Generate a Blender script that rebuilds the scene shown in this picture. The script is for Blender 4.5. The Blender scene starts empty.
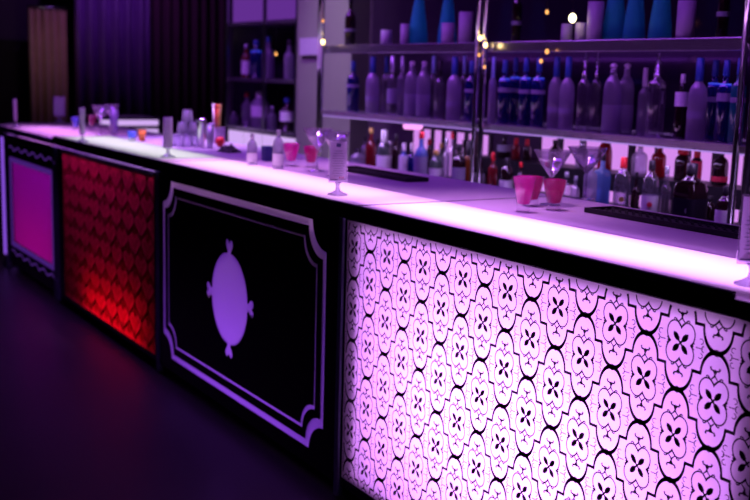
import bpy, bmesh, math, random
from mathutils import Vector, Matrix
random.seed(7)
PI = math.pi
sc = bpy.context.scene
COL = sc.collection

# ------------------------------------------------------------------ camera
RGT = (0.53163795, 0.8465036, 0.02815591)
UPV = (-0.1536852, 0.06372257, 0.98606303)
FWD = (-0.83291173, 0.52855567, -0.16397241)
CAM = Vector((2.93019935, -1.77943512, 1.46822659))
FPX = 1042.0
cd = bpy.data.cameras.new('camera'); cam = bpy.data.objects.new('camera', cd); COL.objects.link(cam)
cam.matrix_world = Matrix(((RGT[0], UPV[0], -FWD[0], CAM[0]), (RGT[1], UPV[1], -FWD[1], CAM[1]),
                           (RGT[2], UPV[2], -FWD[2], CAM[2]), (0, 0, 0, 1)))
cd.sensor_width = 36.0; cd.lens = FPX * 36.0 / 750.0; cd.clip_start = 0.05
cd.dof.use_dof = True; cd.dof.focus_distance = 2.75; cd.dof.aperture_fstop = 3.0
sc.camera = cam
sc.view_settings.view_transform = 'Standard'; sc.view_settings.look = 'None'
sc.view_settings.exposure = 0.0; sc.view_settings.gamma = 1.0; sc.view_settings.use_curve_mapping = False

def ray(px, py):
    u, v = (px - 375) / FPX, (py - 250) / FPX
    return Vector([FWD[k] + u * RGT[k] - v * UPV[k] for k in range(3)])
def on_y(px, py, Y):
    d = ray(px, py); return CAM + d * ((Y - CAM.y) / d.y)
def on_z(px, py, Z):
    d = ray(px, py); return CAM + d * ((Z - CAM.z) / d.z)
def on_x(px, py, X):
    d = ray(px, py); return CAM + d * ((X - CAM.x) / d.x)
def depth(p): return (Vector(p) - CAM).dot(Vector(FWD))

# ------------------------------------------------------------------ materials
def new_mat(name):
    m = bpy.data.materials.new(name); m.use_nodes = True
    nt = m.node_tree; nt.nodes.clear()
    out = nt.nodes.new('ShaderNodeOutputMaterial')
    return m, nt, out
def pbr(name, col, rough=0.5, metal=0.0, trans=0.0, ior=1.45, coat=0.0, noise=0.0, nscale=20.0, bump=0.0, spec=0.5):
    m, nt, out = new_mat(name)
    p = nt.nodes.new('ShaderNodeBsdfPrincipled')
    p.inputs['Base Color'].default_value = (*col, 1); p.inputs['Roughness'].default_value = rough
    p.inputs['Metallic'].default_value = metal; p.inputs['Transmission Weight'].default_value = trans
    p.inputs['IOR'].default_value = ior; p.inputs['Coat Weight'].default_value = coat
    p.inputs['Specular IOR Level'].default_value = spec
    if noise or bump:
        tc = nt.nodes.new('ShaderNodeTexCoord'); n = nt.nodes.new('ShaderNodeTexNoise')
        n.inputs['Scale'].default_value = nscale; n.inputs['Detail'].default_value = 5
        nt.links.new(tc.outputs['Object'], n.inputs['Vector'])
        if noise:
            r = nt.nodes.new('ShaderNodeMapRange')
            r.inputs['To Min'].default_value = 1 - noise; r.inputs['To Max'].default_value = 1 + noise
            nt.links.new(n.outputs['Fac'], r.inputs['Value'])
            mx = nt.nodes.new('ShaderNodeVectorMath'); mx.operation = 'SCALE'
            mx.inputs[0].default_value = col; nt.links.new(r.outputs[0], mx.inputs['Scale'])
            nt.links.new(mx.outputs[0], p.inputs['Base Color'])
        if bump:
            b = nt.nodes.new('ShaderNodeBump'); b.inputs['Strength'].default_value = bump; b.inputs['Distance'].default_value = 0.01
            nt.links.new(n.outputs['Fac'], b.inputs['Height']); nt.links.new(b.outputs[0], p.inputs['Normal'])
    nt.links.new(p.outputs[0], out.inputs[0])
    return m
def emit(name, col, s):
    m, nt, out = new_mat(name)
    e = nt.nodes.new('ShaderNodeEmission'); e.inputs[0].default_value = (*col, 1); e.inputs[1].default_value = s
    nt.links.new(e.outputs[0], out.inputs[0]); return m
def acrylic(name, col, gloss=0.06, rough=0.25, body=0.2):
    """opal acrylic: light from behind passes through diffusely, thin glossy face"""
    m, nt, out = new_mat(name)
    t = nt.nodes.new('ShaderNodeBsdfTranslucent'); t.inputs[0].default_value = (*col, 1)
    d = nt.nodes.new('ShaderNodeBsdfDiffuse'); d.inputs[0].default_value = (*[c * 0.6 for c in col], 1)
    g = nt.nodes.new('ShaderNodeBsdfGlossy'); g.inputs['Roughness'].default_value = rough
    a = nt.nodes.new('ShaderNodeMixShader'); a.inputs[0].default_value = body
    nt.links.new(t.outputs[0], a.inputs[1]); nt.links.new(d.outputs[0], a.inputs[2])
    b = nt.nodes.new('ShaderNodeMixShader'); b.inputs[0].default_value = gloss
    nt.links.new(a.outputs[0], b.inputs[1]); nt.links.new(g.outputs[0], b.inputs[2])
    nt.links.new(b.outputs[0], out.inputs[0]); return m
def thin_glass(name, col, rough=0.03, frost=0.0, lo=0.06, hi=0.75):
    """glass seen as a thin wall: mostly see-through, with reflections and a touch of body"""
    m, nt, out = new_mat(name)
    t = nt.nodes.new('ShaderNodeBsdfTransparent'); t.inputs[0].default_value = (*col, 1)
    g = nt.nodes.new('ShaderNodeBsdfGlossy'); g.inputs['Roughness'].default_value = rough
    fr = nt.nodes.new('ShaderNodeLayerWeight'); fr.inputs[0].default_value = 0.35
    mr = nt.nodes.new('ShaderNodeMapRange'); mr.inputs['To Min'].default_value = lo; mr.inputs['To Max'].default_value = hi
    nt.links.new(fr.outputs['Facing'], mr.inputs['Value'])
    a = nt.nodes.new('ShaderNodeMixShader'); nt.links.new(mr.outputs[0], a.inputs[0])
    nt.links.new(t.outputs[0], a.inputs[1]); nt.links.new(g.outputs[0], a.inputs[2])
    d = nt.nodes.new('ShaderNodeBsdfTranslucent'); d.inputs[0].default_value = (*[min(1, c * 1.1) for c in col], 1)
    d2 = nt.nodes.new('ShaderNodeBsdfDiffuse'); d2.inputs[0].default_value = (*col, 1)
    dd = nt.nodes.new('ShaderNodeMixShader'); dd.inputs[0].default_value = 0.5
    nt.links.new(d.outputs[0], dd.inputs[1]); nt.links.new(d2.outputs[0], dd.inputs[2])
    b = nt.nodes.new('ShaderNodeMixShader'); b.inputs[0].default_value = frost
    nt.links.new(a.outputs[0], b.inputs[1]); nt.links.new(dd.outputs[0], b.inputs[2])
    nt.links.new(b.outputs[0], out.inputs[0]); return m

M = dict(
    opal=acrylic('opal_acrylic', (0.9, 0.9, 0.9)),
    opal_top=acrylic('opal_counter', (0.9, 0.9, 0.9), gloss=0.05, rough=0.15),
    red_opal=acrylic('red_acrylic', (0.85, 0.012, 0.09)),
    red_ink=acrylic('dark_red_print', (0.5, 0.006, 0.045)),
    magenta=acrylic('magenta_acrylic', (0.8, 0.03, 0.6)),
    ink=pbr('black_print', (0.012, 0.006, 0.02), 0.6, spec=0.2),
    black=pbr('black_lacquer', (0.014, 0.008, 0.02), 0.22, spec=0.35, noise=0.1, nscale=3),
    satin=pbr('black_satin', (0.014, 0.011, 0.018), 0.45, spec=0.3),
    white_in=pbr('white_inner_paint', (0.8, 0.8, 0.8), 0.8),
    ledge=pbr('brushed_steel_strip', (0.42, 0.38, 0.46), 0.3, metal=0.85, noise=0.06, nscale=8),
    smoke=acrylic('smoked_acrylic', (0.85, 0.7, 0.95), gloss=0.12, rough=0.22, body=0.75),
    chrome=pbr('chrome', (0.8, 0.8, 0.82), 0.12, metal=1.0),
    steel=pbr('dull_steel', (0.35, 0.36, 0.4), 0.3, metal=1.0),
    post=pbr('blue_grey_post', (0.34, 0.42, 0.55), 0.3, metal=0.3),
    shelf=pbr('polished_shelf_metal', (0.6, 0.55, 0.65), 0.25, metal=0.9),
    mat=pbr('black_rubber', (0.01, 0.009, 0.012), 0.7, bump=0.3, nscale=120),
    floor=pbr('dark_floor', (0.024, 0.018, 0.023), 0.4, noise=0.5, nscale=1.6, bump=0.12),
    ceiling=pbr('dark_ceiling', (0.02, 0.018, 0.022), 0.9, noise=0.1, nscale=2),
    wall=pbr('plum_wall', (0.05, 0.022, 0.06), 0.7, noise=0.15, nscale=3),
    mirror=pbr('dark_mirror', (0.045, 0.022, 0.06), 0.12, metal=0.5, noise=0.1, nscale=2),
    grey=pbr('grey_plaster', (0.21, 0.21, 0.18), 0.8, noise=0.08, nscale=6),
    tan=pbr('tan_cloth', (0.55, 0.36, 0.22), 0.85, noise=0.15, nscale=9),
    satin_purple=pbr('purple_satin', (0.2, 0.07, 0.32), 0.45, noise=0.15, nscale=4),
    plum=pbr('plum_velvet', (0.11, 0.035, 0.075), 0.85, noise=0.15, nscale=6),
    clear=thin_glass('clear_glass', (0.86, 0.84, 0.92), frost=0.05),
    pale=thin_glass('pale_glass', (0.75, 0.72, 0.85), frost=0.25),
    frost=thin_glass('frosted_glass', (0.66, 0.62, 0.76), rough=0.2, frost=0.46),
    blue=thin_glass('cobalt_glass', (0.04, 0.06, 0.5), frost=0.2),
    teal=thin_glass('teal_glass', (0.04, 0.5, 0.5), frost=0.45),
    sky=thin_glass('pale_blue_glass', (0.28, 0.45, 0.85), frost=0.5),
    cone=thin_glass('blue_frosted_glass', (0.06, 0.75, 0.75), rough=0.3, frost=0.8),
    green=thin_glass('green_glass', (0.3, 0.42, 0.35), frost=0.3),
    brown=thin_glass('dark_brown_glass', (0.09, 0.03, 0.04), frost=0.3),
    redglass=thin_glass('red_glass', (0.5, 0.03, 0.05), frost=0.4),
    amber=thin_glass('amber_glass', (0.6, 0.2, 0.05), frost=0.4),
    tumbler=thin_glass('drinking_glass', (0.90, 0.86, 0.96), frost=0.07),
    tum_clear=thin_glass('clear_tumbler', (0.97, 0.95, 0.98), frost=0.0, lo=0.03, hi=0.3),
    sleeve=thin_glass('menu_sleeve', (0.9, 0.84, 0.97), frost=0.13),
    milky=thin_glass('milky_sleeve', (0.9, 0.82, 0.97), frost=0.6),
    card=acrylic('menu_paper', (0.85, 0.8, 0.92), gloss=0.02),
    pink=acrylic('pink_drink', (1.0, 0.02, 0.62), gloss=0.04),
    red_drink=acrylic('deep_pink_drink', (0.8, 0.0, 0.36), gloss=0.04),
    blue_drink=pbr('blue_drink', (0.08, 0.15, 0.8), 0.4),
    paper=pbr('white_paper', (0.85, 0.83, 0.88), 0.7),
    grey_paper=pbr('grey_print', (0.3, 0.28, 0.4), 0.7),
    navy=pbr('navy_print', (0.04, 0.04, 0.2), 0.6),
    redprint=pbr('red_print', (0.7, 0.02, 0.08), 0.6),
    bluecap=pbr('blue_cap', (0.03, 0.1, 0.36), 0.35),
    silver=pbr('silver_cap', (0.75, 0.77, 0.85), 0.3, metal=0.7),
    skycap=pbr('pale_blue_cap', (0.35, 0.55, 0.85), 0.35, metal=0.2),
    redcap=pbr('red_cap', (0.65, 0.02, 0.03), 0.4),
    darkcap=pbr('dark_cap', (0.015, 0.012, 0.018), 0.4),
    goldcap=pbr('gold_cap', (0.7, 0.5, 0.12), 0.35, metal=0.6),
    whitecap=pbr('white_cap', (0.85, 0.85, 0.85), 0.4),
    cork=pbr('pale_stopper', (0.75, 0.68, 0.75), 0.5),
    orange=pbr('orange_plastic', (0.9, 0.3, 0.05), 0.5),
    ring=emit('blue_band_glow', (0.08, 0.1, 1.0), 0.9),  # emissive colour for the bright shoulder band of blue bottles
    wax=pbr('frosted_holder', (0.45, 0.36, 0.52), 0.5),
    bulb=emit('warm_bulb', (1.0, 0.72, 0.25), 6.0),
    bulb_dim=emit('amber_bulb', (1.0, 0.42, 0.12), 1.6),
    flame=emit('candle_flame', (1.0, 0.9, 0.45), 9.0),
    pinkpanel=emit('pink_backlight', (0.78, 0.30, 1.0), 0.85),
    lilacpanel=emit('lilac_backlight', (0.72, 0.45, 1.0), 0.9),
    purplepanel=emit('purple_backlight', (0.2, 0.045, 0.46), 0.6),
    downlight=emit('pink_downlight', (1.0, 0.35, 0.95), 1.3),
)

# ------------------------------------------------------------------ mesh helpers
class MB:
    def __init__(s): s.v = []; s.f = []; s.sm = []
    def face(s, idx, smooth=False): s.f.append(idx); s.sm.append(smooth)
    def box(s, a, b):
        (x0, y0, z0), (x1, y1, z1) = a, b; n = len(s.v)
        s.v += [(x0, y0, z0), (x1, y0, z0), (x1, y1, z0), (x0, y1, z0), (x0, y0, z1), (x1, y0, z1), (x1, y1, z1), (x0, y1, z1)]
        for q in ((0, 3, 2, 1), (4, 5, 6, 7), (0, 1, 5, 4), (1, 2, 6, 5), (2, 3, 7, 6), (3, 0, 4, 7)): s.face([n + i for i in q])
        return s
    def lathe(s, prof, seg=24, sq=0.0, c=(0, 0, 0), caps=True):
        """prof: list of (r, z); sq>0 squares the section off"""
        n = len(s.v); rings = []
        for r, z in prof:
            ring = []
            for k in range(seg):
                a = 2 * PI * (k + 0.5) / seg; ca, sa = math.cos(a), math.sin(a)
                q = 1.0
                if sq: e = 2 + sq * 8; q = (abs(ca) ** e + abs(sa) ** e) ** (-1 / e)
                ring.append(len(s.v)); s.v.append((c[0] + r * ca * q, c[1] + r * sa * q, c[2] + z))
            rings.append(ring)
        for a, b in zip(rings, rings[1:]):
            for k in range(seg): s.face([a[k], a[(k + 1) % seg], b[(k + 1) % seg], b[k]], True)
        if caps:
            if prof[0][0] > 1e-5: s.face(list(reversed(rings[0])))
            if prof[-1][0] > 1e-5: s.face(list(rings[-1]))
        return s
    def tube(s, pts, r, seg=10):
        pts = [Vector(p) for p in pts]; rings = []
        for i, p in enumerate(pts):
            t = (pts[min(i + 1, len(pts) - 1)] - pts[max(i - 1, 0)]).normalized()
            up = Vector((0, 0, 1)) if abs(t.z) < 0.9 else Vector((1, 0, 0))
            a = t.cross(up).normalized(); b = a.cross(t)
            rr = r[i] if isinstance(r, (list, tuple)) else r
            ring = []
            for k in range(seg):
                w = 2 * PI * k / seg; ring.append(len(s.v)); s.v.append(tuple(p + a * (rr * math.cos(w)) + b * (rr * math.sin(w))))
            rings.append(ring)
        for a, b in zip(rings, rings[1:]):
            for k in range(seg): s.face([a[k], b[k], b[(k + 1) % seg], a[(k + 1) % seg]], True)
        s.face(list(rings[0])); s.face(list(reversed(rings[-1])))
        return s
    def build(s, name, mat, parent=None, loc=None, bevel=0.0):
        me = bpy.data.meshes.new(name); me.from_pydata(s.v, [], s.f); me.update()
        for p, q in zip(me.polygons, s.sm): p.use_smooth = q
        me.materials.append(mat)
        o = bpy.data.objects.new(name, me); COL.objects.link(o)
        if parent: o.parent = parent
        if loc is not None: o.location = loc
        if bevel:
            b = o.modifiers.new('edge', 'BEVEL'); b.width = bevel; b.segments = 2; b.limit_method = 'ANGLE'
        return o

def filled(name, loops, y0, y1, mat, parent):
    """flat shape in the XZ plane bounded by closed outlines (inner outlines are holes), from y0 back to y1"""
    cu = bpy.data.curves.new(name, 'CURVE'); cu.dimensions = '2D'; cu.fill_mode = 'BOTH'
    cu.extrude = (y1 - y0) / 2
    for L in loops:
        sp = cu.splines.new('POLY'); sp.points.add(len(L) - 1); sp.use_cyclic_u = True
        for p, (x, z) in zip(sp.points, L): p.co = (x, z, 0, 1)
    t = bpy.data.objects.new(name + '_tmp', cu); COL.objects.link(t)
    dg = bpy.context.evaluated_depsgraph_get()
    me = bpy.data.meshes.new_from_object(t.evaluated_get(dg)); bpy.data.objects.remove(t); bpy.data.curves.remove(cu)
    me.name = name
    me.transform(Matrix.Translation((0, (y0 + y1) / 2, 0)) @ Matrix.Rotation(PI / 2, 4, 'X'))
    me.materials.clear(); me.materials.append(mat)
    o = bpy.data.objects.new(name, me); COL.objects.link(o)
    if parent: o.parent = parent
    return o

def tag(o, label=None, cat=None, group=None, kind=None):
    if label: o['label'] = label
    if cat: o['category'] = cat
    if group: o['group'] = group
    if kind: o['kind'] = kind
    return o
def thing(name, label, cat, loc=(0, 0, 0), rz=0.0, group=None):
    o = bpy.data.objects.new(name, None); COL.objects.link(o); o.empty_display_size = 0.05
    o.location = loc; o.rotation_euler = (0, 0, rz)
    return tag(o, label, cat, group)
def copy_tree(o, parent=None):
    c = o.copy(); COL.objects.link(c)
    if parent: c.parent = parent
    for ch in list(o.children): copy_tree(ch, c)
    return c
def area(name, loc, size, rot, power, col, parent=None, spread=PI):
    l = bpy.data.lights.new(name, 'AREA'); l.shape = 'RECTANGLE'; l.size, l.size_y = size; l.energy = power; l.color = col
    l.spread = spread
    o = bpy.data.objects.new(name, l); COL.objects.link(o); o.location = loc; o.rotation_euler = rot
    return o
def point(name, loc, power, col, r=0.05):
    l = bpy.data.lights.new(name, 'POINT'); l.energy = power; l.color = col; l.shadow_soft_size = r
    o = bpy.data.objects.new(name, l); COL.objects.link(o); o.location = loc; return o

# ------------------------------------------------------------------ room
def structure(name, a, b, mat):
    return tag(MB().box(a, b).build(name, mat), kind='structure')
structure('floor', (-9.5, -5, -0.1), (4.6, 6, 0), M['floor'])
structure('ceiling', (-9.5, -5, 3.4), (4.6, 6, 3.5), M['ceiling'])
structure('wall_left', (-9.7, -5, 0), (-9.5, 6, 3.4), M['wall'])
structure('wall_right', (4.6, -5, 0), (4.8, 6, 3.4), M['wall'])
structure('wall_front', (-9.5, -5.2, 0), (4.6, -5, 3.4), M['wall'])
structure('wall_far', (-9.5, 6, 0), (4.6, 6.2, 3.4), M['wall'])
structure('wall_back', (-2.95, 1.86, 0), (4.6, 2.02, 3.4), M['wall'])
structure('wall_niche', (-5.75, 2.12, 0), (-2.95, 2.25, 3.4), M['wall'])
structure('wall_pier', (-3.70, 1.73, 0), (-2.952, 2.118, 3.4), M['grey'])

# ------------------------------------------------------------------ bar modules
W = 1.75
PURPLE = (0.62, 0.2, 1.0)
def carcass(name, label, x0, x1, inner='white_in'):
    t = thing(name, label, 'bar counter', ((x0 + x1) / 2, 0, 0), 0, 'lit bar modules in a row')
    h = (x1 - x0) / 2
    MB().box((-h, 0.03, 0.05), (-h + 0.02, 0.62, 0.966)).build('side_panel', M[inner], t)
    MB().box((h - 0.02, 0.03, 0.05), (h, 0.62, 0.966)).build('side_panel', M[inner], t)
    MB().box((-h + 0.02, 0.6, 0.05), (h - 0.02, 0.62, 0.966)).build('rear_panel', M[inner], t)
    MB().box((-h + 0.02, 0.03, 0.05), (h - 0.02, 0.6, 0.07)).build('bottom_panel', M[inner], t)
    MB().box((-h + 0.01, 0.06, 0.0), (h - 0.01, 0.6, 0.05)).build('plinth', M['satin'], t)
    return t, h
def frame_bars(t, h, x0, x1, z0, z1, y0=-0.004, y1=0.03, top=0.998, post=True, mat=None):
    """black surround of a lit panel: rails and stiles in local x"""
    mat = mat or M['black']
    MB().box((-h, y0, 0.05), (h, y1, z0)).build('bottom_rail', mat, t, bevel=0.003)
    MB().box((-h, y0, z1), (h, y1, top)).build('top_rail', mat, t, bevel=0.003)
    MB().box((-h, y0, z0), (x0, y1, z1)).build('stile', mat, t, bevel=0.003)
    MB().box((x1, y0, z0), (h, y1, z1)).build('stile', mat, t, bevel=0.003)
def metal_post(t, x, w=0.026, top=0.999):
    MB().box((x - w / 2, -0.014, 0.01), (x + w / 2, 0.012, top)).build('corner_post', M['post'], t, bevel=0.003)
def sheet(t, x0, x1, z0, z1, mat, name='lit_panel', y=0.0):
    """acrylic sheet with a folded edge, open behind"""
    b = MB(); n = 0; d = 0.006
    b.v = [(x0, y, z0), (x1, y, z0), (x1, y, z1), (x0, y, z1), (x0, y + d, z0), (x1, y + d, z0), (x1, y + d, z1), (x0, y + d, z1)]
    for q in ((0, 1, 2, 3), (0, 4, 5, 1), (1, 5, 6, 2), (2, 6, 7, 3), (3, 7, 4, 0)): b.face(list(q))
    return b.build(name, mat, t)

class Ink:
    """printed ornament: strokes and shapes laid on a sheet, cut off at its edges"""
    def __init__(s, x0, x1, z0, z1, y): s.mb = MB(); s.lim = (x0, x1, z0, z1); s.y = y
    def inside(s, p): x0, x1, z0, z1 = s.lim; return x0 <= p[0] <= x1 and z0 <= p[1] <= z1
    def stroke(s, pts, w):
        n = len(pts); L = []
        for i, (x, z) in enumerate(pts):
            x2, z2 = pts[min(i + 1, n - 1)]; x1, z1 = pts[max(i - 1, 0)]
            dx, dz = x2 - x1, z2 - z1; l = math.hypot(dx, dz) or 1
            ww = (w(i / (n - 1)) if callable(w) else w) / 2
            L.append(((x - dz / l * ww, z + dx / l * ww), (x + dz / l * ww, z - dx / l * ww)))
        for a, b in zip(L, L[1:]):
            q = [a[0], a[1], b[1], b[0]]
            if all(s.inside(p) for p in q):
                k = len(s.mb.v); s.mb.v += [(p[0], s.y, p[1]) for p in q]; s.mb.face([k, k + 1, k + 2, k + 3])
    def poly(s, pts):
        if all(s.inside(p) for p in pts):
            k = len(s.mb.v); s.mb.v += [(p[0], s.y, p[1]) for p in pts]; s.mb.face(list(range(k, k + len(pts))))

def arc_pts(cx, cz, rx, rz, a0, a1, n=10):
    return [(cx + rx * math.cos(a0 + (a1 - a0) * k / n), cz + rz * math.sin(a0 + (a1 - a0) * k / n)) for k in range(n + 1)]

def tile_motif(ink, cx, cz, a, b):
    P = lambda u, v: (cx + u * a, cz + v * b)
    L = lambda pts: [P(*p) for p in pts]
    # ogee outline: four runs from top and bottom nodes, each with a small jog half way
    for sx in (1, -1):
        for sz in (1, -1):
            run = []
            for k in range(13):
                t = PI / 2 * k / 12
                u = 0.385 * math.sin(t) ** 0.9; v = 1 - 0.5 * (1 - math.cos(t)) ** 0.95
                run.append((sx * u, sz * v))
            run.append((sx * 0.385, sz * 0.5))
            ink.stroke(L(run), lambda t: 0.0112 - 0.0052 * min(1, t * 1.3))
            ink.stroke(L([(sx * 0.36, sz * 0.5), (sx * 0.64, sz * 0.5)]), 0.0075)
            out = []
            for k in range(13):
                t = PI / 2 * k / 12
                out.append((sx * (1 - 0.385 * math.cos(t) ** 0.9), sz * 0.5 * (1 - math.sin(t)) ** 0.95))
            ink.stroke(L(out), lambda t: 0.0060 + 0.0052 * max(0, t * 1.3 - 0.3))
    for sz in (1, -1):   # blob where two arches touch
        ink.poly(L([(-0.16, sz * 0.965), (-0.08, sz * 0.99), (0, sz * 1.0), (0.08, sz * 0.99), (0.16, sz * 0.965), (0, sz * 0.925)][::sz]))
    # four petals
    for q in range(4):
        an = PI / 4 + q * PI / 2; ca, sa = math.cos(an), math.sin(an)
        leaf = [(0.05, 0), (0.10, 0.052), (0.18, 0.074), (0.26, 0.058), (0.325, 0), (0.26, -0.058), (0.18, -0.074), (0.10, -0.052)]
        ink.poly(L([(0.93 * (x * ca - y * sa), 0.93 * (x * sa + y * ca)) for x, y in leaf]))
        ink.stroke(L([(0.0, 0.0), (0.08 * ca, 0.08 * sa)]), 0.0045)
    w = 0.0034
    for s in (1, -1):
        # buds at the side cusps of the ring and thin sprigs beyond them
        ink.stroke(L([(s * 0.27, 0), (s * 0.36, 0)]), 0.0042)
        ink.stroke(L([(s * 0.385, 0.075), (s * 0.33, 0.03), (s * 0.36, 0), (s * 0.33, -0.03), (s * 0.385, -0.075)]), 0.0044)
        ink.stroke(L([(s * 0.43, 0), (s * 0.60, 0)]), 0.0022)
        ink.stroke(L([(s * 0.65, 0.07), (s * 0.60, 0.03), (s * 0.61, 0), (s * 0.60, -0.03), (s * 0.65, -0.07)]), 0.0026)
        for z in (1, -1):
            ink.stroke([P(s * (0.57 + 0.06 * math.cos(t)), z * (0.15 + 0.055 * math.sin(t))) for t in [-1.6 + 0.5 * k for k in range(9)]], 0.0020)
            # diagonal lobe of the ring, lattice diamond, fleur
            ink.stroke([P(s * (0.18 + 0.21 * math.cos(t)), z * (0.21 + 0.24 * math.sin(t))) for t in [-1.06 + 3.66 * k / 26 for k in range(27)]], w)
            ink.stroke(L([(0, z * 0.335), (s * 0.105, z * 0.43), (0, z * 0.525), (s * -0.02, z * 0.545)]), 0.0038)
            ink.stroke(L([(s * 0.105, z * 0.43), (s * 0.16, z * 0.49), (s * 0.20, z * 0.50), (s * 0.225, z * 0.47)]), 0.0034)
            ink.stroke(L([(0, z * 0.57), (s * 0.045, z * 0.635), (s * 0.105, z * 0.645), (s * 0.13, z * 0.685), (s * 0.10, z * 0.70)]), 0.0044)
    for z in (1, -1):
        ink.stroke(L([(0, z * 0.55), (0, z * 0.66)]), 0.005)
        ink.poly(L([(0.03, z * 0.335), (0, z * 0.36), (-0.03, z * 0.335), (0, z * 0.29)]))

# --- module with the printed ogee pattern
x0, x1 = -0.085, 1.665
t, h = carcass('bar_module', 'white backlit bar module printed all over with black ornamental tile pattern', x0, x1)
cx = (x0 + x1) / 2
px0, px1, pz0, pz1 = -0.052 - cx, 1.612 - cx, 0.082, 0.992
frame_bars(t, h, px0, px1, pz0, pz1)
metal_post(t, -h + 0.0135)
sheet(t, px0, px1, pz0, pz1, M['opal'])
for (a_, b_) in (((px0, 0.034, pz0), (px0 + 0.10, 0.05, pz1)), ((px1 - 0.08, 0.034, pz0), (px1, 0.05, pz1)), ((px0 + 0.10, 0.034, pz1 - 0.052), (px1 - 0.08, 0.05, pz1)), ((px0 + 0.10, 0.034, pz0), (px1 - 0.08, 0.05, pz0 + 0.05))):
    MB().box(a_, b_).build('shade_bar', M['satin'], t)  # unseen bars added behind the sheet to shade its edges
ink = Ink(px0, px1, pz0, pz1, -0.0012)
A, B, ZREF = 0.1, 0.10648, 0.8
for i in range(-1, 18):
    for j in range(-3, 9):
        if (i + j) % 2: tile_motif(ink, i * A - cx, ZREF - j * B, A, B)
ink.mb.build('printed_ornament', M['ink'], t)
LAMP = dict(front=3.6, top=3.2)
area('pattern_lamp', (0.76, 0.42, 0.52), (1.0, 0.42), (-PI / 2, 0, 0), 24.0, (0.69, 0.235, 1.0))

# --- black module with the lit double border and round plaque
x0, x1 = -1.835, -0.085
t, h = carcass('bar_module', 'black bar module with lilac double border and round lit plaque', x0, x1, 'satin')
cx = (x0 + x1) / 2
def notch(xa, xb, za, zb, r):
    pts = []
    for (X, Z, a0) in ((xa, za, PI / 2), (xb, za, PI), (xb, zb, 1.5 * PI), (xa, zb, 2 * PI)):
        for k in range(11):
            a = a0 - PI / 2 * k / 10
            pts.append((X + r * math.cos(a), Z + r * math.sin(a)))
    return pts
ex = (-1.757 - cx, -0.182 - cx, 0.113, 0.963)
def inset(e, d): return (e[0] + d, e[1] - d, e[2] + d, e[3] - d)
P1 = notch(*ex, 0.103); P2 = notch(*inset(ex, 0.027), 0.106)
P3 = notch(*inset(ex, 0.063), 0.093); P4 = notch(*inset(ex, 0.074), 0.096)
def plaque():
    pts = []; RX, RZ = 0.181, 0.197
    knob = [(0.022, 0.183), (0.021, 0.196), (0.034, 0.207), (0.044, 0.226), (0.038, 0.246), (0.022, 0.252), (0.010, 0.245), (0.0, 0.232),
            (-0.010, 0.245), (-0.022, 0.252), (-0.038, 0.246), (-0.044, 0.226), (-0.034, 0.207), (-0.021, 0.196), (-0.022, 0.183)]
    for q in range(4):
        an = q * PI / 2
        for x, z in [(x_ * 0.84, (z_ - 0.183) * 0.86) for x_, z_ in knob]: o_ = (RZ if q % 2 == 0 else RX) - 0.003; pts.append((x * math.cos(an) - (z + o_) * math.sin(an), x * math.sin(an) + (z + o_) * math.cos(an)))
        for k in range(1, 14):
            a = an + PI / 2 + 0.125 + (PI / 2 - 0.25) * k / 14
            pts.append((RX * math.cos(a), RZ * math.sin(a)))
    return [(p[0] + (-0.998 - cx), p[1] + 0.532) for p in pts]
P5 = plaque()
rect = [(-h, 0.05), (h, 0.05), (h, 0.998), (-h, 0.998)]
filled('front_panel', [rect, P1], -0.004, 0.012, M['black'], t)
filled('front_panel', [P2, P3], -0.004, 0.012, M['black'], t)
filled('front_panel', [P4, P5], -0.004, 0.012, M['black'], t)
def flat(name, loops, mat):
    o = filled(name, loops, -0.0025, -0.0005, mat, t)
    bm = bmesh.new(); bm.from_mesh(o.data)          # keep the front skin only: a translucent film
    bmesh.ops.delete(bm, geom=[f for f in bm.faces if f.calc_center_median().y > -0.0020], context='FACES')
    bm.to_mesh(o.data); bm.free(); return o
flat('outer_border', [P1, P2], M['opal']); flat('inner_border', [P3, P4], M['opal']); tag(flat('plaque', [P5], M['opal']), 'round lilac lit plaque with paired knobs')
metal_post(t, -h + 0.0135)
area('plaque_lamp', (-0.95, 0.42, 0.20), (1.45, 0.2), (-PI / 2 - 0.30, 0, 0), 4.6, (0.34, 0.075, 1.0))

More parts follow.
